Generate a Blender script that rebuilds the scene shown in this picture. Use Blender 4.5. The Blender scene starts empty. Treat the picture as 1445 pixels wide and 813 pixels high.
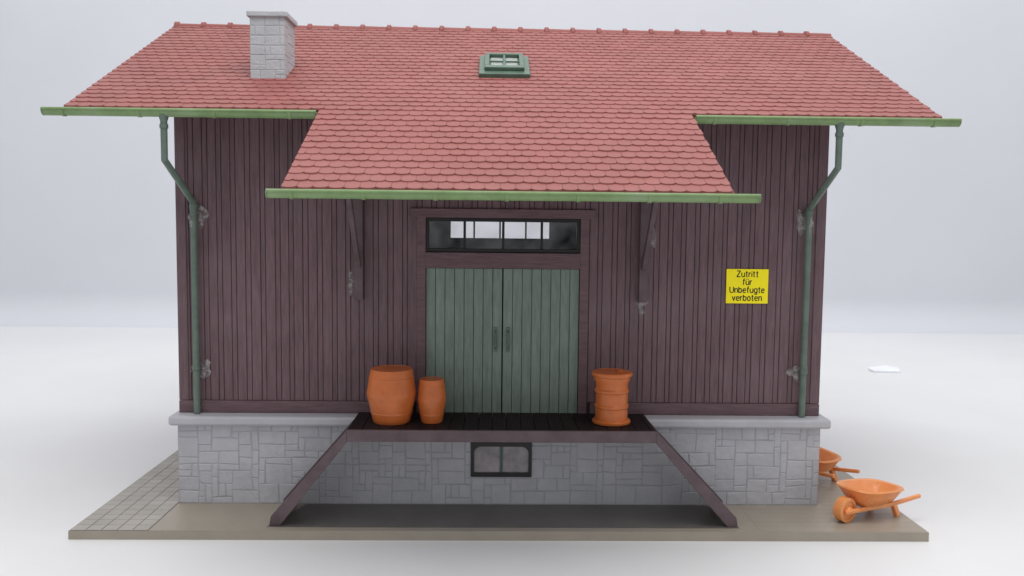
import bpy, bmesh, math, random
from mathutils import Vector, Matrix
random.seed(7)
S = bpy.context.scene
COL = S.collection

# ------------------------------------------------------------------ materials
def mat(name, col, rough=0.5, var=0.12, scale=3.0, stretch=(1,1,1), bump=0.0, bscale=40.0, island=0.0,
        spec=0.4, dirt=None, dirt_scale=1.2, dirt_amt=0.5, sss=0.0):
    m = bpy.data.materials.new(name); m.use_nodes = True
    nt = m.node_tree; N = nt.nodes; L = nt.links
    b = N["Principled BSDF"]
    b.inputs["Roughness"].default_value = rough
    b.inputs["Specular IOR Level"].default_value = spec
    if sss>0:
        b.inputs["Subsurface Weight"].default_value = sss
        b.inputs["Subsurface Radius"].default_value = (1.0,0.4,0.15); b.inputs["Subsurface Scale"].default_value = 0.08
    tc = N.new("ShaderNodeTexCoord"); mp = N.new("ShaderNodeMapping")
    mp.inputs["Scale"].default_value = stretch
    L.new(tc.outputs["Object"], mp.inputs["Vector"])
    n = N.new("ShaderNodeTexNoise"); n.inputs["Scale"].default_value = scale; n.inputs["Detail"].default_value = 8
    n.inputs["Roughness"].default_value = 0.65
    L.new(mp.outputs["Vector"], n.inputs["Vector"])
    r = N.new("ShaderNodeMapRange")
    r.inputs["From Min"].default_value = 0.3; r.inputs["From Max"].default_value = 0.7
    r.inputs["To Min"].default_value = 1-var; r.inputs["To Max"].default_value = 1+var
    L.new(n.outputs["Fac"], r.inputs["Value"])
    last = r.outputs["Result"]
    if island > 0:
        g = N.new("ShaderNodeNewGeometry"); r2 = N.new("ShaderNodeMapRange")
        r2.inputs["To Min"].default_value = 1-island; r2.inputs["To Max"].default_value = 1+island
        L.new(g.outputs["Random Per Island"], r2.inputs["Value"])
        mu = N.new("ShaderNodeMath"); mu.operation = 'MULTIPLY'
        L.new(last, mu.inputs[0]); L.new(r2.outputs["Result"], mu.inputs[1]); last = mu.outputs[0]
    mx = N.new("ShaderNodeVectorMath"); mx.operation = 'SCALE'
    mx.inputs[0].default_value = col
    L.new(last, mx.inputs["Scale"])
    out = mx.outputs["Vector"]
    if dirt is not None:
        n3 = N.new("ShaderNodeTexNoise"); n3.inputs["Scale"].default_value = dirt_scale; n3.inputs["Detail"].default_value = 6
        L.new(tc.outputs["Object"], n3.inputs["Vector"])
        r3 = N.new("ShaderNodeMapRange"); r3.inputs["From Min"].default_value = 0.48; r3.inputs["From Max"].default_value = 0.75
        r3.inputs["To Min"].default_value = 0; r3.inputs["To Max"].default_value = dirt_amt
        L.new(n3.outputs["Fac"], r3.inputs["Value"])
        mi = N.new("ShaderNodeMix"); mi.data_type = 'RGBA'
        L.new(r3.outputs["Result"], mi.inputs[0]); L.new(out, mi.inputs[6]); mi.inputs[7].default_value = (*dirt, 1)
        out = mi.outputs[2]
    L.new(out, b.inputs["Base Color"])
    rr = N.new("ShaderNodeMapRange")
    rr.inputs["To Min"].default_value = max(0.05, rough-0.12); rr.inputs["To Max"].default_value = min(1, rough+0.12)
    L.new(n.outputs["Fac"], rr.inputs["Value"]); L.new(rr.outputs["Result"], b.inputs["Roughness"])
    if bump > 0:
        n2 = N.new("ShaderNodeTexNoise"); n2.inputs["Scale"].default_value = bscale; n2.inputs["Detail"].default_value = 5
        L.new(mp.outputs["Vector"], n2.inputs["Vector"])
        bp = N.new("ShaderNodeBump"); bp.inputs["Strength"].default_value = bump; bp.inputs["Distance"].default_value = 0.02
        L.new(n2.outputs["Fac"], bp.inputs["Height"]); L.new(bp.outputs["Normal"], b.inputs["Normal"])
    return m

WC=(0.140,0.084,0.096)
M_wood = mat("plum_brown_boards", WC, 0.48, 0.28, 4, (7,7,0.7), 0.5, 12, 0.07, dirt=(0.22,0.16,0.175), dirt_scale=0.9, dirt_amt=0.4)
M_woodH = mat("plum_brown_beam", WC, 0.5, 0.28, 4, (0.7,7,7), 0.5, 12, 0.06)
M_groove = mat("plum_dark_backing", (0.045,0.025,0.030), 0.6, 0.2, 4, (7,7,0.7))
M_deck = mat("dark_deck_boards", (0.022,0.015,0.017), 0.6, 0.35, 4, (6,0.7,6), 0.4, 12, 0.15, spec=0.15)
M_ramp = mat("ramp_boards", (0.115,0.080,0.088), 0.5, 0.25, 4, (1,1,1), 0.3, 20, 0.06)
TC=(0.272,0.090,0.081)
M_tile = mat("matte_brick_red_tiles", TC, 0.55, 0.08, 1.6, (1,1,1), 0.2, 60, 0.03, spec=0.28, dirt=(0.32,0.135,0.122), dirt_scale=0.8, dirt_amt=0.4)
M_deckroof = mat("roof_underlay", (0.23,0.078,0.070), 0.6, 0.08, 2, spec=0.2)
M_gut = mat("light_green_gutter", (0.19,0.29,0.12), 0.4, 0.16, 5, bump=0.15, bscale=30, dirt=(0.32,0.40,0.26), dirt_scale=2, dirt_amt=0.5)
M_pipe = mat("grey_green_pipe", (0.12,0.165,0.135), 0.42, 0.2, 5, bump=0.15, bscale=30)
M_door = mat("grey_green_door", (0.185,0.24,0.205), 0.5, 0.22, 4, (7,7,0.8), 0.35, 12, 0.05, dirt=(0.26,0.30,0.27), dirt_scale=1.5, dirt_amt=0.4)
M_sky = mat("dark_green_frame", (0.075,0.125,0.09), 0.4, 0.2, 6, bump=0.1)
M_black = mat("black_frame", (0.012,0.012,0.013), 0.35, 0.2, 6)
M_stone = mat("grey_stone_blocks", (0.47,0.47,0.50), 0.5, 0.09, 3, (1,1,1), 0.6, 12, 0.03, dirt=(0.41,0.41,0.44), dirt_scale=1.2, dirt_amt=0.5)
M_mortar = mat("grey_mortar", (0.37,0.37,0.405), 0.6, 0.12, 5, bump=0.3)
M_ledge = mat("grey_ledge", (0.45,0.45,0.48), 0.45, 0.08, 2, bump=0.15)
M_chim = mat("blue_grey_chimney_blocks", (0.42,0.435,0.455), 0.5, 0.08, 4, bump=0.4, bscale=22, island=0.03)
M_chimm = mat("chimney_joint", (0.36,0.37,0.39), 0.6, 0.1, 4)
M_base = mat("tan_base", (0.34,0.30,0.245), 0.4, 0.08, 1.5, (1,1,1), 0.2, 30, 0.0, dirt=(0.29,0.255,0.21), dirt_scale=0.8, dirt_amt=0.5)
M_panel = mat("dark_grey_panel", (0.125,0.115,0.108), 0.35, 0.15, 3, (1,1,1), 0.3, 30, 0.0, dirt=(0.18,0.165,0.15), dirt_scale=1.5, dirt_amt=0.4)
M_pave = mat("grey_paving", (0.38,0.355,0.32), 0.5, 0.10, 2, (1,1,1), 0.3, 30, 0.05, dirt=(0.32,0.30,0.27), dirt_scale=0.8, dirt_amt=0.5)
M_joint = mat("paving_joint", (0.17,0.155,0.145), 0.7, 0.1, 4)
M_orange = mat("orange_brown_plastic", (0.58,0.150,0.035), 0.34, 0.16, 3, bump=0.12, bscale=25, spec=0.5)
M_orange2 = mat("light_orange_plastic", (0.84,0.33,0.115), 0.30, 0.10, 4, bump=0.1, bscale=25, spec=0.5, sss=0.4)
M_yel = mat("yellow_paper", (1.0,0.85,0.01), 0.5, 0.03, 6, bump=0.08, spec=0.3)
M_ink = mat("black_ink", (0.012,0.012,0.010), 0.6, 0.05)
M_table = mat("white_table", (0.76,0.76,0.765), 0.5, 0.03, 0.25, bump=0.03, bscale=8)
M_back = mat("pale_backdrop", (0.67,0.68,0.725), 0.8, 0.03, 0.12, bump=0.02, bscale=6)
M_paper = mat("white_scrap", (0.84,0.86,0.90), 0.6, 0.05)

def glassmat(name, tint, lo, hi, sc=2.5, diffuse=False):
    m = bpy.data.materials.new(name); m.use_nodes = True
    nt = m.node_tree; N = nt.nodes; L = nt.links
    N.remove(N["Principled BSDF"]); o = N["Material Output"]
    t = N.new("ShaderNodeBsdfTransparent"); t.inputs[0].default_value = (*tint, 1)
    if diffuse:
        g = N.new("ShaderNodeBsdfPrincipled"); g.inputs["Base Color"].default_value=(0.45,0.42,0.42,1); g.inputs["Roughness"].default_value=0.3
    else:
        g = N.new("ShaderNodeBsdfGlossy"); g.inputs["Roughness"].default_value = 0.12
    n = N.new("ShaderNodeTexNoise"); n.inputs["Scale"].default_value = sc
    r = N.new("ShaderNodeMapRange"); r.inputs["From Min"].default_value=0.35; r.inputs["From Max"].default_value=0.7
    r.inputs["To Min"].default_value = lo; r.inputs["To Max"].default_value = hi
    L.new(n.outputs["Fac"], r.inputs["Value"])
    tc = N.new("ShaderNodeTexCoord"); L.new(tc.outputs["Object"], n.inputs["Vector"])
    x = N.new("ShaderNodeMixShader"); L.new(r.outputs["Result"], x.inputs[0])
    L.new(t.outputs[0], x.inputs[1]); L.new(g.outputs[0], x.inputs[2]); L.new(x.outputs[0], o.inputs["Surface"])
    return m
M_glass = glassmat("clear_pane", (0.98,0.98,0.98), 0.01, 0.10)
M_glue = glassmat("dried_glue", (0.9,0.9,0.9), 0.08, 0.7, 14, True)

# ------------------------------------------------------------------ mesh builder
class MB:
    def __init__(s): s.v=[]; s.f=[]; s.m=[]; s.mi=0
    def add(s, vs, fs):
        o=len(s.v); s.v += [tuple(v) for v in vs]
        for f in fs: s.f.append([i+o for i in f]); s.m.append(s.mi)
    def box(s,x0,x1,y0,y1,z0,z1):
        s.add([(x0,y0,z0),(x1,y0,z0),(x1,y1,z0),(x0,y1,z0),(x0,y0,z1),(x1,y0,z1),(x1,y1,z1),(x0,y1,z1)],
              [(0,3,2,1),(4,5,6,7),(0,1,5,4),(1,2,6,5),(2,3,7,6),(3,0,4,7)])
        return s
    def hexa(s, vs):
        s.add(vs,[(0,3,2,1),(4,5,6,7),(0,1,5,4),(1,2,6,5),(2,3,7,6),(3,0,4,7)])
    def prism(s, poly, axis, a0, a1):
        n=len(poly); vs=[]
        for a in (a0,a1):
            for p,q in poly:
                vs.append((a,p,q) if axis=='x' else ((p,a,q) if axis=='y' else (p,q,a)))
        s.add(vs,[list(range(n)),list(range(2*n-1,n-1,-1))]+[(i,i+n,(i+1)%n+n,(i+1)%n) for i in range(n)])
        return s
    def beam(s, p, q, w, h, up=(0,0,1)):
        p=Vector(p); q=Vector(q); d=(q-p).normalized(); u=Vector(up)
        sd=d.cross(u).normalized(); u=sd.cross(d).normalized()
        vs=[]
        for c in (p,q):
            for a,b in ((-1,-1),(1,-1),(1,1),(-1,1)): vs.append(c+sd*a*w/2+u*b*h/2)
        s.add(vs,[(0,1,2,3),(7,6,5,4),(0,4,5,1),(1,5,6,2),(2,6,7,3),(3,7,4,0)])
    def tube(s, pts, r, n=14, cap=True, ref=None):
        pts=[Vector(p) for p in pts]
        if ref is None: ref=Vector((1,0,0)) if abs((pts[1]-pts[0]).normalized().x)<0.9 else Vector((0,0,1))
        else: ref=Vector(ref)
        vs=[]
        for i,p in enumerate(pts):
            if i==0: t=pts[1]-p
            elif i==len(pts)-1: t=p-pts[i-1]
            else: t=(pts[i+1]-p).normalized()+(p-pts[i-1]).normalized()
            t.normalize(); a=(ref-t*ref.dot(t)).normalized(); b=t.cross(a)
            rr=r[i] if isinstance(r,(list,tuple)) else r
            for k in range(n):
                an=2*math.pi*k/n; vs.append(p+a*math.cos(an)*rr+b*math.sin(an)*rr)
        fs=[]
        for i in range(len(pts)-1):
            for k in range(n):
                fs.append((i*n+k,i*n+(k+1)%n,(i+1)*n+(k+1)%n,(i+1)*n+k))
        if cap: fs += [list(range(n))[::-1], [(len(pts)-1)*n+k for k in range(n)]]
        s.add(vs,fs)
    def lathe(s, prof, c=(0,0,0), n=32, ph=0.0):
        vs=[];fs=[]
        for r,z in prof:
            for k in range(n):
                a=2*math.pi*k/n+ph; vs.append((c[0]+r*math.cos(a),c[1]+r*math.sin(a),c[2]+z))
        for i in range(len(prof)-1):
            for k in range(n): fs.append((i*n+k,i*n+(k+1)%n,(i+1)*n+(k+1)%n,(i+1)*n+k))
        fs += [list(range(n))[::-1],[(len(prof)-1)*n+k for k in range(n)]]
        s.add(vs,fs)
    def obj(s, name, mats, parent=None, bevel=0.0, smooth=False, **props):
        me=bpy.data.meshes.new(name); me.from_pydata(s.v,[],s.f)
        if not isinstance(mats,(list,tuple)): mats=[mats]
        for m in mats: me.materials.append(m)
        for i,p in enumerate(me.polygons):
            p.material_index=s.m[i]
        me.update()
        bm=bmesh.new(); bm.from_mesh(me); bmesh.ops.recalc_face_normals(bm, faces=bm.faces[:]); bm.to_mesh(me); bm.free()
        if smooth:
            for p in me.polygons: p.use_smooth=True
            me.set_sharp_from_angle(angle=math.radians(38))
        o=bpy.data.objects.new(name,me); COL.objects.link(o)
        if parent: o.parent=parent
        if bevel>0:
            b=o.modifiers.new("bevel",'BEVEL'); b.width=bevel; b.segments=2; b.limit_method='ANGLE'; b.angle_limit=math.radians(40)
        for k,v in props.items(): o[k]=v
        return o

def empty(name, loc, **props):
    o=bpy.data.objects.new(name,None); o.empty_display_size=0.3; o.location=loc; COL.objects.link(o)
    for k,v in props.items(): o[k]=v
    return o

def glue(parent, x, y, z, rx, rz_, thick=0.012):
    b=MB(); n=18; vs=[(x,y-thick,z)]; ph=random.random()*6
    for ring_,f in ((0.6,0.8),(1.0,0.0)):
        for k in range(n):
            a=2*math.pi*k/n; w=1+0.22*math.sin(3*a+ph)+0.12*math.sin(5*a+2*ph)
            vs.append((x+rx*w*ring_*math.cos(a),y-thick*f,z+rz_*w*ring_*math.sin(a)))
    fs=[(0,1+k,1+(k+1)%n) for k in range(n)]+[(1+k,1+n+k,1+n+(k+1)%n,1+(k+1)%n) for k in range(n)]
    b.add(vs,fs); return b.obj("glue_residue",M_glue,parent,smooth=True)

# ------------------------------------------------------------------ setting
b=MB(); b.box(-45,45,-30,21.8,-0.3,0); b.obj("table",M_table,kind="structure")
b=MB()
prof=[(20.2,0.004)]
for i in range(1,9):
    a=i/8*math.pi/2; prof.append((20.2+1.2*math.sin(a),0.004+1.2*(1-math.cos(a))))
prof.append((21.4,32)); prof.append((21.6,32)); prof.append((21.6,-0.1)); prof.append((20.2,-0.1))
b.prism(prof,'x',-45,45); b.obj("backdrop",M_back,smooth=True,kind="structure")

# ------------------------------------------------------------------ building
BX=4.52; YB=6.28; RY=3.14; RZ=7.414; EY=-0.95; EZ=5.546; SL=(RZ-EZ)/(RY-EY)
AY=-3.08; AZ=4.48; ASL=(EZ-AZ)/(EY-AY); AC=0.02; AW=2.40; RW=5.66; RC=0.03
shed=empty("goods_shed",(0,0,0),label="plum-brown boarded model goods shed with red tiled roof on stone plinth",category="model building")

# base
b=MB(); b.box(-5.58,5.62,-1.27,7.4,0.0,0.112)
b.box(-4.55,5.62,-1.27,7.4,0.112,0.125)
y=-1.25
while y<7.2:
    b.box(4.62 if y>-0.3 else 3.4,5.60,y,y+0.171,0.125,0.1275); y+=0.175
b.obj("base_plate",M_base,shed,bevel=0.002,label="tan plastic base plate")
MB().prism([(-3.08,-1.14),(3.16,-1.14),(2.95,-0.21),(-2.75,-0.21)],'z',0.124,0.1275).obj("dark_panel",M_panel,shed,label="dark grey panel on the base under the loading platform")  # thin panel, darker than the base, between plinth, ramp feet and front edge
b=MB(); b.box(-5.57,-4.56,-1.26,7.39,0.112,0.117); b.mi=1
y=-1.255
while y<7.3:
    for i in range(5):
        x=-5.565+i*0.2
        b.box(x+0.005,x+0.195,y+0.005,min(y+0.195,7.38),0.112,0.123)
    y+=0.2
b.obj("paving",[M_joint,M_pave],shed,bevel=0.003,label="small square grey paving slabs")

def stones(b, u0,u1,v0,v1, cell, mp, depth=0.005, gap=0.004, holes=(), wmax=4, hmax=3, jit=0.011):
    nu=int(round((u1-u0)/cell)); nv=int(round((v1-v0)/cell)); cu=(u1-u0)/nu; cv=(v1-v0)/nv
    occ=[[False]*nv for _ in range(nu)]
    for i in range(nu):
        for j in range(nv):
            uc=u0+(i+.5)*cu; vc=v0+(j+.5)*cv
            for h in holes:
                if h[0]<uc<h[1] and h[2]<vc<h[3]: occ[i][j]=True
    J={}
    def cor(i,j):
        if (i,j) not in J:
            e = (0 if i in (0,nu) else random.uniform(-jit,jit), 0 if j in (0,nv) else random.uniform(-jit,jit))
            uu=u0+i*cu; vv=v0+j*cv
            for h in holes:
                if h[0]-cu<uu<h[1]+cu and h[2]-cv<vv<h[3]+cv: e=(0,0)
            J[(i,j)]=e
        return (u0+i*cu+J[(i,j)][0], v0+j*cv+J[(i,j)][1])
    for (i,j) in [(i,j) for j in range(nv) for i in range(nu)]:
        if occ[i][j]: continue
        w=random.choice([2,3,3,4][:max(1,wmax)]); h=random.choice([1,2,2,3][:hmax+1])
        if random.random()<0.15: w=1
        ww=0
        while ww<w and i+ww<nu and not occ[i+ww][j]: ww+=1
        w=ww
        hh=1
        while hh<h and j+hh<nv and all(not occ[i+k][j+hh] for k in range(w)): hh+=1
        h=hh
        for a in range(w):
            for c in range(h): occ[i+a][j+c]=True
        q=[cor(i,j),cor(i+w,j),cor(i+w,j+h),cor(i,j+h)]
        mu=sum(p[0] for p in q)/4; mv=sum(p[1] for p in q)/4; dd=depth*random.uniform(0.5,1.4); k=0.009
        q=[(p[0]+(gap if p[0]<mu else -gap), p[1]+(gap if p[1]<mv else -gap)) for p in q]
        top=[(p[0]+(k if p[0]<mu else -k), p[1]+(k if p[1]<mv else -k)) for p in q]
        vs=[mp(p[0],p[1],-0.002) for p in q]+[mp(p[0],p[1],dd) for p in top]
        b.add(vs,[(4,5,6,7),(0,1,5,4),(1,2,6,5),(2,3,7,6),(3,0,4,7)])

# plinth
PX=4.54; PY=-0.18; PZ0=0.125; PZ1=1.255; wx=0.43; wz0=0.53; wz1=1.02
b=MB(); b.mi=0
b.box(-PX,-wx,PY,0.2,PZ0,PZ1); b.box(wx,PX,PY,0.2,PZ0,PZ1)
b.box(-wx,wx,PY,0.2,PZ0,wz0); b.box(-wx,wx,PY,0.2,wz1,PZ1)
b.box(-PX,-PX+0.2,0.2,YB+0.18,PZ0,PZ1); b.box(PX-0.2,PX,0.2,YB+0.18,PZ0,PZ1); b.box(-PX+0.2,PX-0.2,YB,YB+0.18,PZ0,PZ1)
b.mi=1
stones(b,-PX,PX,PZ0,PZ1,0.094,lambda u,v,n:(u,PY-n,v),holes=[(-wx,wx,wz0,wz1)])
stones(b,PY,YB+0.18,PZ0,PZ1,0.094,lambda u,v,n:(PX+n,u,v))
stones(b,PY,YB+0.18,PZ0,PZ1,0.094,lambda u,v,n:(-PX-n,u,v))
plinth=b.obj("plinth",[M_mortar,M_stone],shed,label="grey coursed rubble stone plinth")
b=MB(); b.box(-4.64,4.66,-0.29,YB+0.3,1.256,1.392); b.obj("ledge",M_ledge,plinth,bevel=0.035)

# walls
b=MB(); b.mi=0
WZ0=1.393; T=0.1; ox=1.09; oz1=4.18
def rz(y): return EZ+SL*(y-EY) if y<=RY else EZ+SL*(2*RY-y-EY)
TOP=rz(0)-0.14
for (ya,yb) in ((0,T),(YB-T,YB)):
    b.box(-BX,-ox,ya,yb,WZ0,TOP); b.box(ox,BX,ya,yb,WZ0,TOP); b.box(-ox,ox,ya,yb,oz1,TOP)
for xs in (-BX,BX-T):
    b.prism([(T,WZ0),(YB-T,WZ0),(YB-T,rz(YB-T)-0.14),(RY,RZ-0.14),(T,rz(T)-0.14)],'x',xs,xs+T)
b.box(-BX+T,BX-T,T,YB-T,WZ0,WZ0+0.02)
b.box(-ox,ox,YB-T,YB,WZ0,3.7)
b.mi=1
def boards(u0,u1,z0f,z1f,mp,skip=None):
    u=u0; k=0
    while u<u1-0.02:
        w=0.128 if k%2==0 else 0.070
        w*=random.uniform(0.92,1.08); e=min(u+w,u1); d=0.012 if k%2==0 else 0.010
        d+=random.uniform(-0.002,0.002)
        g=0.0035
        za=z0f; zb=min(z1f(u),z1f(e))
        segs=[(za,zb)]
        if skip and e>skip[0] and u<skip[1]: segs=[(skip[2],zb)]
        for (p,q) in segs:
            if q-p>0.05:
                b.add([mp(u+g,p,-0.001),mp(e-g,p,-0.001),mp(e-g,q,-0.001),mp(u+g,q,-0.001),mp(u+g+.003,p,d),mp(e-g-.003,p,d),mp(e-g-.003,q,d),mp(u+g+.003,q,d)],
                   [(4,5,6,7),(0,1,5,4),(1,2,6,5),(2,3,7,6),(3,0,4,7)])
        u=e; k+=1
boards(-BX,BX,1.57,lambda u:TOP,lambda u,z,n:(u,-n,z),skip=(-1.20,1.20,4.31))
boards(-BX,BX,1.57,lambda u:TOP,lambda u,z,n:(u,YB+n,z),skip=(-1.20,1.20,4.31))
for sx in (-1,1):
    boards(0,YB,1.57,lambda u:rz(u)-0.15,lambda u,z,n,sx=sx:(sx*(BX+n),u,z))
wall=b.obj("wall",[M_groove,M_wood],shed)
for q in ((-BX-0.045,-1.262,-0.045,-0.001),(1.262,BX+0.045,-0.045,-0.001),(-BX-0.045,-BX-0.001,0,YB),(BX+0.001,BX+0.045,0,YB)):
    MB().box(*q,1.394,1.565).obj("sill_beam",M_woodH,wall,bevel=0.008)
for sx in (-1,1):
    MB().box(min(sx*4.43,sx*4.565),max(sx*4.43,sx*4.565),-0.030,-0.016,1.57,TOP).obj("corner_board",M_wood,wall,bevel=0.004)
b=MB()
b.box(-1.30,1.30,-0.050,-0.002,4.185,4.31)
b.box(-1.215,-1.09,-0.018,-0.002,1.395,4.19); b.box(1.09,1.215,-0.018,-0.002,1.395,4.19)
b.box(-1.092,1.092,-0.028,0.06,3.475,3.695)
frame=b.obj("door_surround",M_woodH,shed,bevel=0.005)
def door(x0,x1,hx):
    b=MB(); b.mi=0
    b.box(x0,x1,0.04,0.08,1.395,3.474); b.mi=1
    n=8; w=(x1-x0)/n
    for i in range(n):
        b.box(x0+i*w+0.0035,x0+(i+1)*w-0.0035,0.022,0.042,1.40,3.47)
    d=b.obj("door",[M_black,M_door],shed,bevel=0.005)
    b=MB()
    b.box(hx-0.026,hx+0.026,0.008,0.022,2.28,2.64)
    b.tube([(hx,0.01,2.33),(hx,-0.035,2.36),(hx,-0.04,2.46),(hx,-0.035,2.56),(hx,0.01,2.59)],0.010,8)
    b.obj("handle",M_pipe,d,bevel=0.004)
door(-1.088,-0.006,-0.095); door(0.006,1.088,0.080)

def transom(yc,front):
    w=empty("window",(0,yc,3.94)); w.parent=shed
    b=MB(); f=0.05
    X=1.088; z0=3.70; z1=4.18
    def bx(x0,x1,za,zb,t=0.035): b.box(x0,x1,-t,t,za-3.94,zb-3.94)
    bx(-X,X,z0,z0+f); bx(-X,X,z1-f,z1); bx(-X,-X+f,z0+f,z1-f); bx(X-f,X,z0+f,z1-f)
    for m in (-0.545,0.0,0.545): bx(m-0.018,m+0.018,z0+f,z1-f,0.02)
    b.obj("frame",M_black,w,bevel=0.005)
    b=MB(); b.box(-X+f,X-f,-0.004,0.004,z0+f-3.94,z1-f-3.94); b.obj("pane",M_glass,w)
transom(0.045,True); transom(YB-0.05,False)

# basement window
w=empty("basement_window",(0,PY,0.775)); w.parent=shed
def rrect(x0,x1,z0,z1,r,n=6):
    pts=[(x0,z0),(x1,z0)]
    for i in range(n+1):
        a=math.pi/2*i/n; pts.append((x1-r+r*math.cos(a),z1-r+r*math.sin(a)))
    for i in range(n+1):
        a=math.pi/2+math.pi/2*i/n; pts.append((x0+r+r*math.cos(a),z1-r+r*math.sin(a)))
    return pts
def ringframe(b,outer,inner,y0,y1):
    n=len(outer); vs=[]
    for y in (y0,y1):
        for p in outer: vs.append((p[0],y,p[1]))
        for p in inner: vs.append((p[0],y,p[1]))
    fs=[]
    for i in range(n):
        j=(i+1)%n
        fs+= [(i,j,n+j,n+i),(2*n+i,3*n+i,3*n+j,2*n+j),(i,2*n+i,2*n+j,j),(n+i,n+j,3*n+j,3*n+i)]
    b.add(vs,fs)
b=MB(); ringframe(b,rrect(-0.43,0.43,-0.245,0.245,0.03),rrect(-0.385,0.385,-0.190,0.190,0.10),-0.03,0.05)
b.obj("frame",M_black,w)
b=MB(); b.box(-0.020,0.020,-0.015,0.03,-0.191,0.192)
b.obj("mullion",M_sky,w,bevel=0.004)
b=MB(); b.box(-0.388,0.388,0.008,0.014,-0.195,0.20); b.obj("pane",mat("dusky_pane",(0.28,0.25,0.27),0.2,0.5,3,spec=0.7),w)

# ---------------- roof
def tiles(b, cfun, u0,u1, length, pitch=0.182, tw=0.165):
    rows=int(round(length/pitch)); pitch=length/rows
    for r in range(rows):
        vlow=(r+1)*pitch+0.012; vtop=max(0,r*pitch-0.02)
        off=(r%2)*tw/2
        u=u0-off
        while u<u1-0.01:
            a=max(u,u0); c=min(u+tw,u1)
            if c-a>0.03:
                a2=a+0.0015; c2=c-0.0015; h=0.019+random.uniform(-0.003,0.003); jj=random.uniform(-0.004,0.004)
                pts=[(a2,vtop,0.004),(c2,vtop,0.004)]
                n=6; cut=0.038
                full=[]
                for i in range(n+1):
                    t=1-2*i/n
                    uu=(a2+c2)/2+t*(c2-a2)/2
                    vv=vlow+jj-cut*(1-math.sqrt(max(0,1-t*t*0.96)))
                    full.append((uu,vv,h))
                top=pts+full
                low=[(p[0],p[1]+(0.010 if i>1 else 0),-0.002) for i,p in enumerate(top)]
                N=len(top)
                vs=[cfun(*p) for p in top]+[cfun(*p) for p in low]
                fs=[list(range(N))]+[(i,(i+1)%N,(i+1)%N+N,i+N) for i in range(1,N)]
                b.add(vs,fs)
            u+=tw
nrm=Vector((0,-SL,1)).normalized(); dn=Vector((0,-1,-SL)).normalized(); Lm=math.hypot(RY-EY,RZ-EZ)
anr=Vector((0,-ASL,1)).normalized(); adn=Vector((0,-1,-ASL)).normalized(); La=math.hypot(EY-AY,EZ-AZ)
def fm(u,v,n): return Vector((u,RY,RZ))+dn*v+nrm*n
def bk(u,v,n):
    p=fm(u,v,n); return (p.x,2*RY-p.y,p.z)
def aw(u,v,n): return Vector((u,EY,EZ))+adn*v+anr*n
b=MB(); b.mi=0
th=0.10
b.prism([(RY,RZ),(EY,EZ),(EY+0.03,EZ-th),(RY,RZ-th*1.1),(2*RY-EY-0.03,EZ-th),(2*RY-EY,EZ)],'x',RC-RW,RC+RW)
b.prism([(EY+0.02,EZ-0.002),(AY,AZ),(AY+0.03,AZ-th),(EY+0.02,EZ-th-0.002)],'x',AC-AW,AC+AW)
b.mi=1
tiles(b,fm,RC-RW,RC+RW,Lm); tiles(b,bk,RC-RW,RC+RW,Lm); tiles(b,aw,AC-AW,AC+AW,La)
roof=b.obj("roof",[M_deckroof,M_tile],shed)
b=MB(); n=25; cw=2*RW/n
for i in range(n):
    x0=RC-RW+i*cw; x1=x0+cw
    def ring(x,r): return [(x,RY+r*math.cos(a),RZ-0.03+r*0.85*math.sin(a)) for a in [math.pi*k/10 for k in range(11)]]
    secs=[(x0,0.085),(x0+0.012,0.115),(x0+0.07,0.113),(x0+0.085,0.083),(x1+0.01,0.074)]
    vs=[]
    for x,r in secs: vs+=ring(x,r)
    fs=[]
    for s_ in range(len(secs)-1):
        for k in range(10): fs.append((s_*11+k,s_*11+k+1,(s_+1)*11+k+1,(s_+1)*11+k))
    fs.append(list(range(11))); fs.append([4*11+k for k in range(11)])
    b.add(vs,fs)
b.obj("ridge_tiles",M_tile,roof,smooth=True)
sk=empty("skylight",(0,0,0)); sk.parent=roof
def skb(b,u0,u1,v0,v1,n0,n1):
    b.hexa([fm(u0,v1,n0),fm(u1,v1,n0),fm(u1,v0,n0),fm(u0,v0,n0),fm(u0,v1,n1),fm(u1,v1,n1),fm(u1,v0,n1),fm(u0,v0,n1)])
v_hi=1.97; v_lo=2.94
b=MB()
skb(b,-0.37,0.37,v_lo-0.2,v_lo+0.03,0.0,0.075)
skb(b,-0.37,-0.20,v_hi,v_lo-0.2,0,0.075); skb(b,0.20,0.37,v_hi,v_lo-0.2,0,0.075)
skb(b,-0.20,0.20,v_hi,v_hi+0.12,0,0.075)
skb(b,-0.29,0.29,v_lo-0.24,v_lo-0.12,0.075,0.13); skb(b,-0.29,0.29,v_hi+0.04,v_hi+0.12,0.075,0.13)
skb(b,-0.29,-0.22,v_hi+0.12,v_lo-0.24,0.075,0.13); skb(b,0.22,0.29,v_hi+0.12,v_lo-0.24,0.075,0.13)
skb(b,-0.22,0.22,2.41,2.45,0.09,0.12); skb(b,-0.018,0.018,v_hi+0.12,2.41,0.09,0.12); skb(b,-0.018,0.018,2.45,v_lo-0.24,0.09,0.12)
b.obj("frame",M_sky,sk,bevel=0.012)
b=MB(); skb(b,-0.2,0.2,v_hi+0.121,v_lo-0.201,0.06,0.074); b.obj("pane",mat("pale_green_pane",(0.42,0.45,0.43),0.2,0.45,5,spec=0.6),sk)

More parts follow.
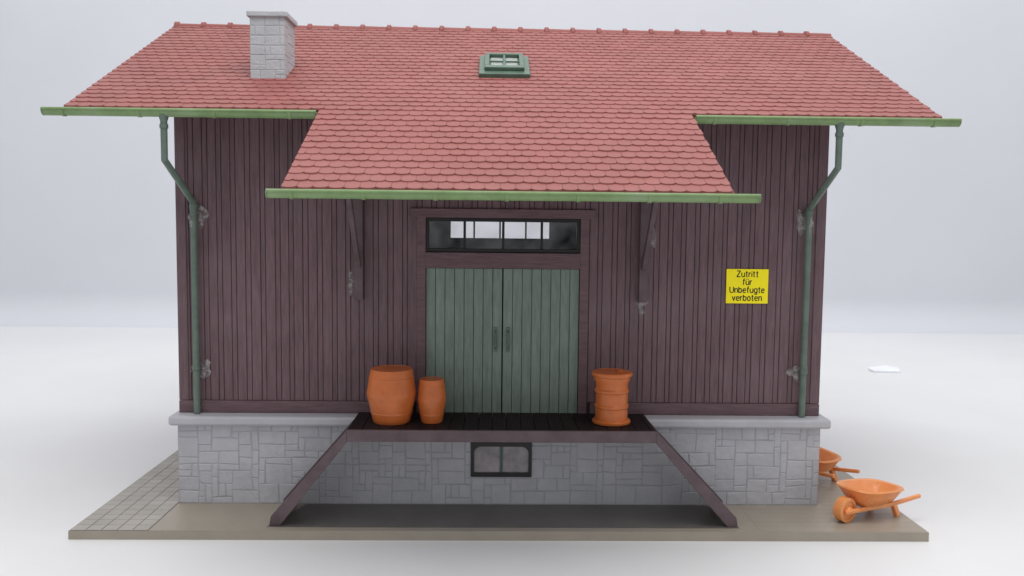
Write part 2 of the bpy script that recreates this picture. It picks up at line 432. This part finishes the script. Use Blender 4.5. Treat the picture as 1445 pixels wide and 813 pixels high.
# chimney
cx0,cx1,cy0,cy1=-3.585,-3.10,0.27,0.90; cz0=6.0; cz1=6.98
b=MB(); b.mi=0; b.box(cx0,cx1,cy0,cy1,cz0,cz1); b.mi=1
for (a,c_,f) in ((cx0,cx1,lambda u,v,n:(u,cy0-n,v)),(cy0,cy1,lambda u,v,n:(cx1+n,u,v)),(cy0,cy1,lambda u,v,n:(cx0-n,u,v)),(cx0,cx1,lambda u,v,n:(u,cy1+n,v))):
    stones(b,a,c_,6.10,cz1,0.07,f,0.004,0.003,wmax=3,hmax=2,jit=0.005)
ch=b.obj("chimney",[M_chimm,M_chim],roof,label="pale grey block chimney with flat cap")
b=MB(); b.box(cx0-0.04,cx1+0.04,cy0-0.04,cy1+0.04,6.965,7.045)
b.obj("chimney_cap",M_chim,ch,bevel=0.015)

# ---------------- gutters
def gutter(x0,x1,yc,zc,r=0.078,hang=0.95):
    b=MB(); n=12; out=[];inn=[]
    for k in range(n+1):
        a=math.pi+math.pi*k/n
        out.append((yc+r*math.cos(a),zc+r*1.0*math.sin(a))); inn.append((yc+(r-0.016)*math.cos(a),zc+(r-0.016)*math.sin(a)))
    b.prism(out+inn[::-1],'x',x0,x1)
    for xe in (x0,x1):
        b.prism(out,'x',xe-0.01,xe+0.01)
    b.tube([(x0,yc-r,zc+0.006),(x1,yc-r,zc+0.006)],0.018,8)
    x=x0+0.25
    while x<x1-0.1:
        ro=r+0.009
        o2=[(yc+ro*math.cos(math.pi+math.pi*k/n),zc+ro*math.sin(math.pi+math.pi*k/n)) for k in range(n+1)]
        b.prism(o2+[(yc+(r-0.004)*math.cos(math.pi+math.pi*k/n),zc+(r-0.004)*math.sin(math.pi+math.pi*k/n)) for k in range(n,-1,-1)],'x',x-0.02,x+0.02)
        x+=hang
    return b.obj("gutter",M_gut,shed,smooth=True)
GY=EY-0.07; GZ=5.50
gutter(-5.84,AC-AW-0.02,GY,GZ); gutter(AC+AW+0.02,5.86,GY,GZ); gutter(-5.86,5.86,2*RY-GY,GZ)
gutter(-2.50,2.66,AY-0.07,4.445,0.072,0.75)
def pipe(x,xb):
    b=MB()
    yp=-0.11
    b.tube([(x,GY,GZ-0.05),(x,GY,GZ-0.13),(x,GY,4.88),(xb,yp-0.01,4.36),(xb,yp,1.40)],
           [0.072,0.045,0.044,0.048,0.047],10)
    for z in (4.30,2.05): b.tube([(xb,yp,z-0.03),(xb,yp,z+0.03)],0.058,12)
    b.tube([(x,GY,5.28),(x,GY,5.33)],0.054,12)
    p=b.obj("downpipe",M_pipe,shed,smooth=True)
    for z in (4.30,2.05):
        MB().box(xb-0.06,xb+0.06,yp,-0.02,z-0.02,z+0.02).obj("pipe_bracket",M_pipe,p,bevel=0.005)
    s=1 if x<0 else -1
    glue(p,xb+s*0.06,-0.034,4.17,0.10,0.17); glue(p,xb+s*0.05,-0.034,2.02,0.14,0.12)
    glue(p,xb-s*0.02,-0.165,4.12,0.035,0.10,0.006)
pipe(-4.34,-4.29); pipe(4.32,4.29)

def bracket(x):
    b=MB()
    b.box(x-0.06,x+0.06,-0.10,-0.010,3.02,4.80)
    b.beam((x,-0.09,3.50),(x,-1.0,4.55),0.085,0.065,up=(1,0,0))
    b.box(x-0.045,x+0.045,-2.60,-0.095,4.43,4.52)
    return b.obj("bracket",M_ramp,shed,bevel=0.008)
br1=bracket(-2.02); br2=bracket(1.98)
glue(br2,1.97,-0.022,2.96,0.09,0.11); glue(br1,-2.13,-0.018,3.25,0.05,0.16); glue(br2,2.10,-0.020,3.95,0.06,0.18)

# loading platform
PT=1.415; PF=-1.10; PW=2.03
b=MB()
x=-PW
while x<PW-0.01:
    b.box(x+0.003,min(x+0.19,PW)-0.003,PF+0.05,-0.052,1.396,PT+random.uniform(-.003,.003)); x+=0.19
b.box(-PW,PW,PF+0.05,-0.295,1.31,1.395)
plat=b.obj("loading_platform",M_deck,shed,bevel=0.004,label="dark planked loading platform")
b=MB(); b.box(-PW,PW,PF,PF+0.048,PT-0.16,PT-0.004); b.obj("fascia_board",M_ramp,plat,bevel=0.008)
def ramp(s):
    xt=s*PW; xf=3.12 if s>0 else -3.03
    b=MB(); b.mi=0
    for y0,y1 in ((PF,PF+0.07),(-0.38,-0.30)):
        P=[(xt,PT-0.01),(xf,0.25),(xf+s*0.02,0.129),(xf-s*0.12,0.129),(xt,PT-0.17)]
        b.prism(P,'y',y0,y1)
    b.mi=1
    n=9
    for i in range(n):
        t0=i/n+0.01; t1=(i+1)/n-0.01
        xa=xt+(xf-xt)*t0; xb=xt+(xf-xt)*t1; za=PT-0.07+(0.22-PT+0.07)*t0; zb=PT-0.07+(0.22-PT+0.07)*t1
        b.prism([(xa,za),(xb,zb),(xb,zb-0.04),(xa,za-0.04)],'y',PF+0.07,-0.38)
    b.obj("ramp",[M_ramp,M_deck],shed,bevel=0.006)
ramp(-1); ramp(1)

# ------------------------------------------------------------------ sign with stroke lettering
sg=empty("warning_sign",(3.47,-0.034,3.255),label="small yellow warning sign with black German text on boarded wall",category="sign")
b=MB(); b.box(-0.30,0.30,0.0,0.012,-0.245,0.245); b.obj("sign_panel",M_yel,sg,bevel=0.004)
def bowl(w=.5):
    return [(w/2+w/2*math.cos(a),.36+.36*math.sin(a)) for a in [2*math.pi*k/12 for k in range(13)]]
uu=[[(0,.72),(0,.22),(.08,.04),(.25,0),(.42,.08),(.48,.25)],[(.48,.72),(.48,0)]]
GL={'Z':(.60,[[(0,1),(.60,1)],[(.60,1),(0,0)],[(0,0),(.60,0)]]),
 'u':(.48,uu), '\u00fc':(.48,uu+[[(.1,.9),(.1,1.0)],[(.38,.9),(.38,1.0)]]),
 't':(.32,[[(.14,.95),(.14,.12),(.2,.01),(.32,0)],[(0,.72),(.32,.72)]]),
 'r':(.28,[[(0,.72),(0,0)],[(0,.42),(.08,.62),(.28,.72)]]),
 'i':(.0,[[(0,.72),(0,0)],[(0,.92),(0,1.02)]]),
 'f':(.32,[[(.12,0),(.12,.85),(.18,.98),(.34,1)],[(0,.72),(.32,.72)]]),
 'U':(.62,[[(0,1),(0,.3),(.09,.07),(.31,0),(.53,.07),(.62,.3),(.62,1)]]),
 'n':(.46,[[(0,.72),(0,0)],[(0,.48),(.1,.67),(.26,.72),(.4,.66),(.46,.5),(.46,0)]]),
 'b':(.5,[[(0,1),(0,0)],bowl()]),
 'e':(.48,[[(0,.38),(.48,.38),(.44,.6),(.24,.72),(.05,.6),(0,.36),(.05,.1),(.25,0),(.45,.09)]]),
 'g':(.5,[bowl(),[(.5,.72),(.5,-.1),(.4,-.25),(.2,-.27),(.04,-.18)]]),
 'o':(.5,[bowl()]), 'v':(.46,[[(0,.72),(.23,0)],[(.23,0),(.46,.72)]])}
b=MB(); cap=0.083; gp=0.22; r_=0.0080
for li,word in enumerate(["Zutritt","f\u00fcr","Unbefugte","verboten"]):
    Wd=sum(GL[c][0] for c in word)+gp*(len(word)-1)
    x=-Wd/2; z0=0.135-li*0.113
    for c in word:
        for st in GL[c][1]:
            b.tube([((x+p)*cap,-0.001,z0+q*cap) for p,q in st],r_,6,ref=(0,1,0))
        x+=GL[c][0]+gp
b.v=[(v[0],-0.001+(v[1]+0.001)*0.4,v[2]) for v in b.v]
b.obj("lettering",M_ink,sg)

# ------------------------------------------------------------------ barrels
def barrel(loc,R,H,name,label,n=28):
    e=empty(name,loc,label=label,category="barrel",group="orange casks on the loading platform")
    b=MB(); rt=R*0.85; rb=R*0.74
    pr=[(rb*0.97,0.0),(rb,0.012)]
    pk=0.54
    for t in [0.06,0.065,0.2,0.35,0.45,0.50,0.54,0.58,0.63,0.75,0.88]:
        q=t/pk if t<pk else (1-t)/(1-pk)
        q=min(1,q*1.04-0.04*q**6)
        base=rb if t<pk else rt
        pr.append((base+(R-base)*q, H*t))
    pr+= [(rt,H*0.975),(rt*0.985,H*0.995),(rt*0.93,H),(rt*0.92,H*0.992),(0.01,H*0.992)]
    b.lathe(pr,(0,0,0),n)
    b.obj("barrel_body",M_orange,e,smooth=True)
    for t in (0.2,0.82):
        b=MB()
        q=t/pk if t<pk else (1-t)/(1-pk)
        base=rb if t<pk else rt; rr=base+(R-base)*q
        b.lathe([(rr-0.012,H*t-0.016),(rr+0.003,H*t-0.012),(rr+0.003,H*t+0.012),(rr-0.012,H*t+0.016)],(0,0,0),n)
        b.obj("hoop",M_orange,e,smooth=True)
barrel((-1.50,-0.62,PT+0.003),0.335,0.73,"barrel","large bulging orange-brown barrel on loading platform")
barrel((-0.955,-0.62,PT+0.003),0.195,0.59,"barrel","small slim orange-brown barrel beside the larger barrel",22)
e=empty("drum",(1.49,-0.62,PT+0.003),label="ribbed orange-brown drum with flanged top on loading platform",category="drum",group="orange casks on the loading platform")
b=MB()
pr=[(0.235,0),(0.258,0.008),(0.262,0.035),(0.25,0.05),(0.222,0.06),(0.22,0.21),(0.232,0.225),(0.232,0.255),(0.22,0.27),
    (0.22,0.42),(0.233,0.435),(0.233,0.465),(0.22,0.48),(0.222,0.56),(0.245,0.60),(0.245,0.64),(0.272,0.655),(0.278,0.68),(0.27,0.70),(0.255,0.707),(0.25,0.703),(0.01,0.703)]
b.lathe(pr,(0,0,0),32); b.obj("drum_body",M_orange,e,smooth=True)
b=MB(); b.lathe([(0.05,0.703),(0.055,0.715),(0.045,0.725),(0.005,0.727)],(0.1,0,0),14); b.obj("bung",M_orange,e,smooth=True)

# ------------------------------------------------------------------ wheelbarrows
K=1.12
def wheelbarrow(loc,rot,label):
    e=empty("wheelbarrow",loc,label=label,category="wheelbarrow",group="orange wheelbarrows on the base plate")
    e.rotation_euler=(0,0,rot)
    def fin(b,*a,**k):
        b.v=[(v[0]*K,v[1]*K,v[2]*K*1.05) for v in b.v]; return b.obj(*a,**k)
    b=MB(); n=28
    def ring(cx,ax,ay,z,tilt=0.0):
        o=[]
        for k in range(n):
            a=2*math.pi*k/n; ca=math.cos(a); sa=math.sin(a)
            x=math.copysign(abs(ca)**0.62,ca)*ax; y=math.copysign(abs(sa)**0.62,sa)*ay
            o.append((cx+x,y,z+tilt*x))
        return o
    rs=[ring(0,0.24,0.13,0.15),ring(0,0.28,0.17,0.165,0.03),ring(0.01,0.34,0.23,0.25,0.05),ring(0.02,0.40,0.275,0.335,0.08),ring(0.02,0.425,0.295,0.345,0.08),ring(0.02,0.415,0.287,0.365,0.08),
        ring(0.02,0.375,0.252,0.355,0.08),ring(0.01,0.31,0.20,0.28,0.05),ring(0,0.24,0.14,0.22,0.03)]
    vs=[p for r_ in rs for p in r_]; fs=[list(range(n))[::-1]]
    for i in range(len(rs)-1):
        for k in range(n): fs.append((i*n+k,i*n+(k+1)%n,(i+1)*n+(k+1)%n,(i+1)*n+k))
    fs.append([(len(rs)-1)*n+k for k in range(n)])
    b.add(vs,fs); fin(b,"tub",M_orange2,e,smooth=True)
    for s in (-1,1):
        b=MB()
        b.beam((0.56,s*0.075,0.14),(-0.20,s*0.18,0.155),0.045,0.05)
        b.beam((-0.19,s*0.178,0.154),(-0.62,s*0.25,0.21),0.042,0.048)
        fin(b,"handle",M_orange2,e,bevel=0.014)
        b=MB()
        b.beam((-0.20,s*0.175,0.16),(-0.27,s*0.19,0.0),0.06,0.065,up=(1,0,0))
        fin(b,"leg",M_orange2,e,bevel=0.01)
    b=MB(); b.tube([(0.48,-0.045,0.145),(0.48,0.045,0.145)],0.125,20)
    b.tube([(0.48,-0.09,0.145),(0.48,0.09,0.145)],0.045,12)
    wv=fin(b,"wheel",M_orange2,e,bevel=0.012)
    b=MB(); n=24;vs=[];fs=[]
    for k in range(n):
        a=2*math.pi*k/n
        for (rr,yy) in ((0.145,-0.055),(0.145,0.055),(0.11,0.061),(0.11,-0.061)):
            vs.append((0.48+rr*math.cos(a),yy,0.145+rr*math.sin(a)))
    for k in range(n):
        for j in range(4): fs.append((k*4+j,k*4+(j+1)%4,((k+1)%n)*4+(j+1)%4,((k+1)%n)*4+j))
    b.add(vs,fs); fin(b,"rim",M_orange2,wv,smooth=True)
    return e
src=wheelbarrow((5.12,-0.60,0.128),math.radians(210),"orange plastic wheelbarrow standing on the tan base plate")
cp=src.copy(); COL.objects.link(cp); cp.location=(4.92,1.15,0.128); cp.rotation_euler=(0,0,math.radians(118))
cp["label"]="orange wheelbarrow half hidden beside the stone plinth"
for c in list(src.children):
    d=c.copy(); COL.objects.link(d); d.parent=cp
    for g in list(c.children):
        h=g.copy(); COL.objects.link(h); h.parent=d

e=MB()
e.add([(-0.40,-0.2,0.003),(0.30,-0.28,0.003),(0.42,0.1,0.03),(0.1,0.2,0.09),(-0.4,0.2,0.03),(-0.40,-0.2,0.05),(0.30,-0.28,0.05),(0.42,0.1,0.09),(0.1,0.2,0.14),(-0.4,0.2,0.08)],
      [(4,3,2,1,0),(5,6,7,8,9),(0,1,6,5),(1,2,7,6),(2,3,8,7),(3,4,9,8),(4,0,5,9)])
o=e.obj("paper_scrap",M_paper,label="crumpled white scrap lying on the white table",category="scrap"); o.location=(10.85,11.8,0)

# ------------------------------------------------------------------ light
W=bpy.data.worlds.new("World"); S.world=W; W.use_nodes=True
nt=W.node_tree; N=nt.nodes; L=nt.links
bg=N["Background"]; bg.inputs[1].default_value=1.0
tc=N.new("ShaderNodeTexCoord"); sp=N.new("ShaderNodeSeparateXYZ"); L.new(tc.outputs["Generated"],sp.inputs[0])
cr=N.new("ShaderNodeValToRGB"); cr.color_ramp.elements[0].position=0.0; cr.color_ramp.elements[0].color=(0.42,0.43,0.45,1)
cr.color_ramp.elements[1].position=0.9; cr.color_ramp.elements[1].color=(0.95,0.96,0.99,1)
L.new(sp.outputs["Z"],cr.inputs[0]); L.new(cr.outputs[0],bg.inputs[0])
def area(name,loc,tgt,sx,sy,power,col):
    l=bpy.data.lights.new(name,'AREA'); l.shape='RECTANGLE'; l.size=sx; l.size_y=sy; l.energy=power; l.color=col
    o=bpy.data.objects.new(name,l); o.location=loc; COL.objects.link(o)
    o.rotation_euler=(Vector(tgt)-Vector(loc)).to_track_quat('-Z','Y').to_euler(); return o
area("ceiling_light",(0.8,-4.5,17),(0,-1.5,0),14,9,1750,(1,0.99,0.97))
area("back_light",(2,13,20),(2,17,0),50,8,2200,(1,0.995,0.985))

# ------------------------------------------------------------------ camera
c=bpy.data.cameras.new("camera"); c.sensor_width=36; c.lens=31.14; c.clip_end=300; c.clip_start=0.05
co=bpy.data.objects.new("camera",c); COL.objects.link(co)
R=Matrix.Rotation(math.radians(-1.24),4,'Z')@Matrix.Rotation(math.radians(90-4.6),4,'X')@Matrix.Rotation(math.radians(0.6),4,'Z')
co.matrix_world=Matrix.Translation((-0.14,-12.5,4.205))@R
S.camera=co
S.view_settings.view_transform='Standard'; S.view_settings.look='None'; S.view_settings.exposure=0
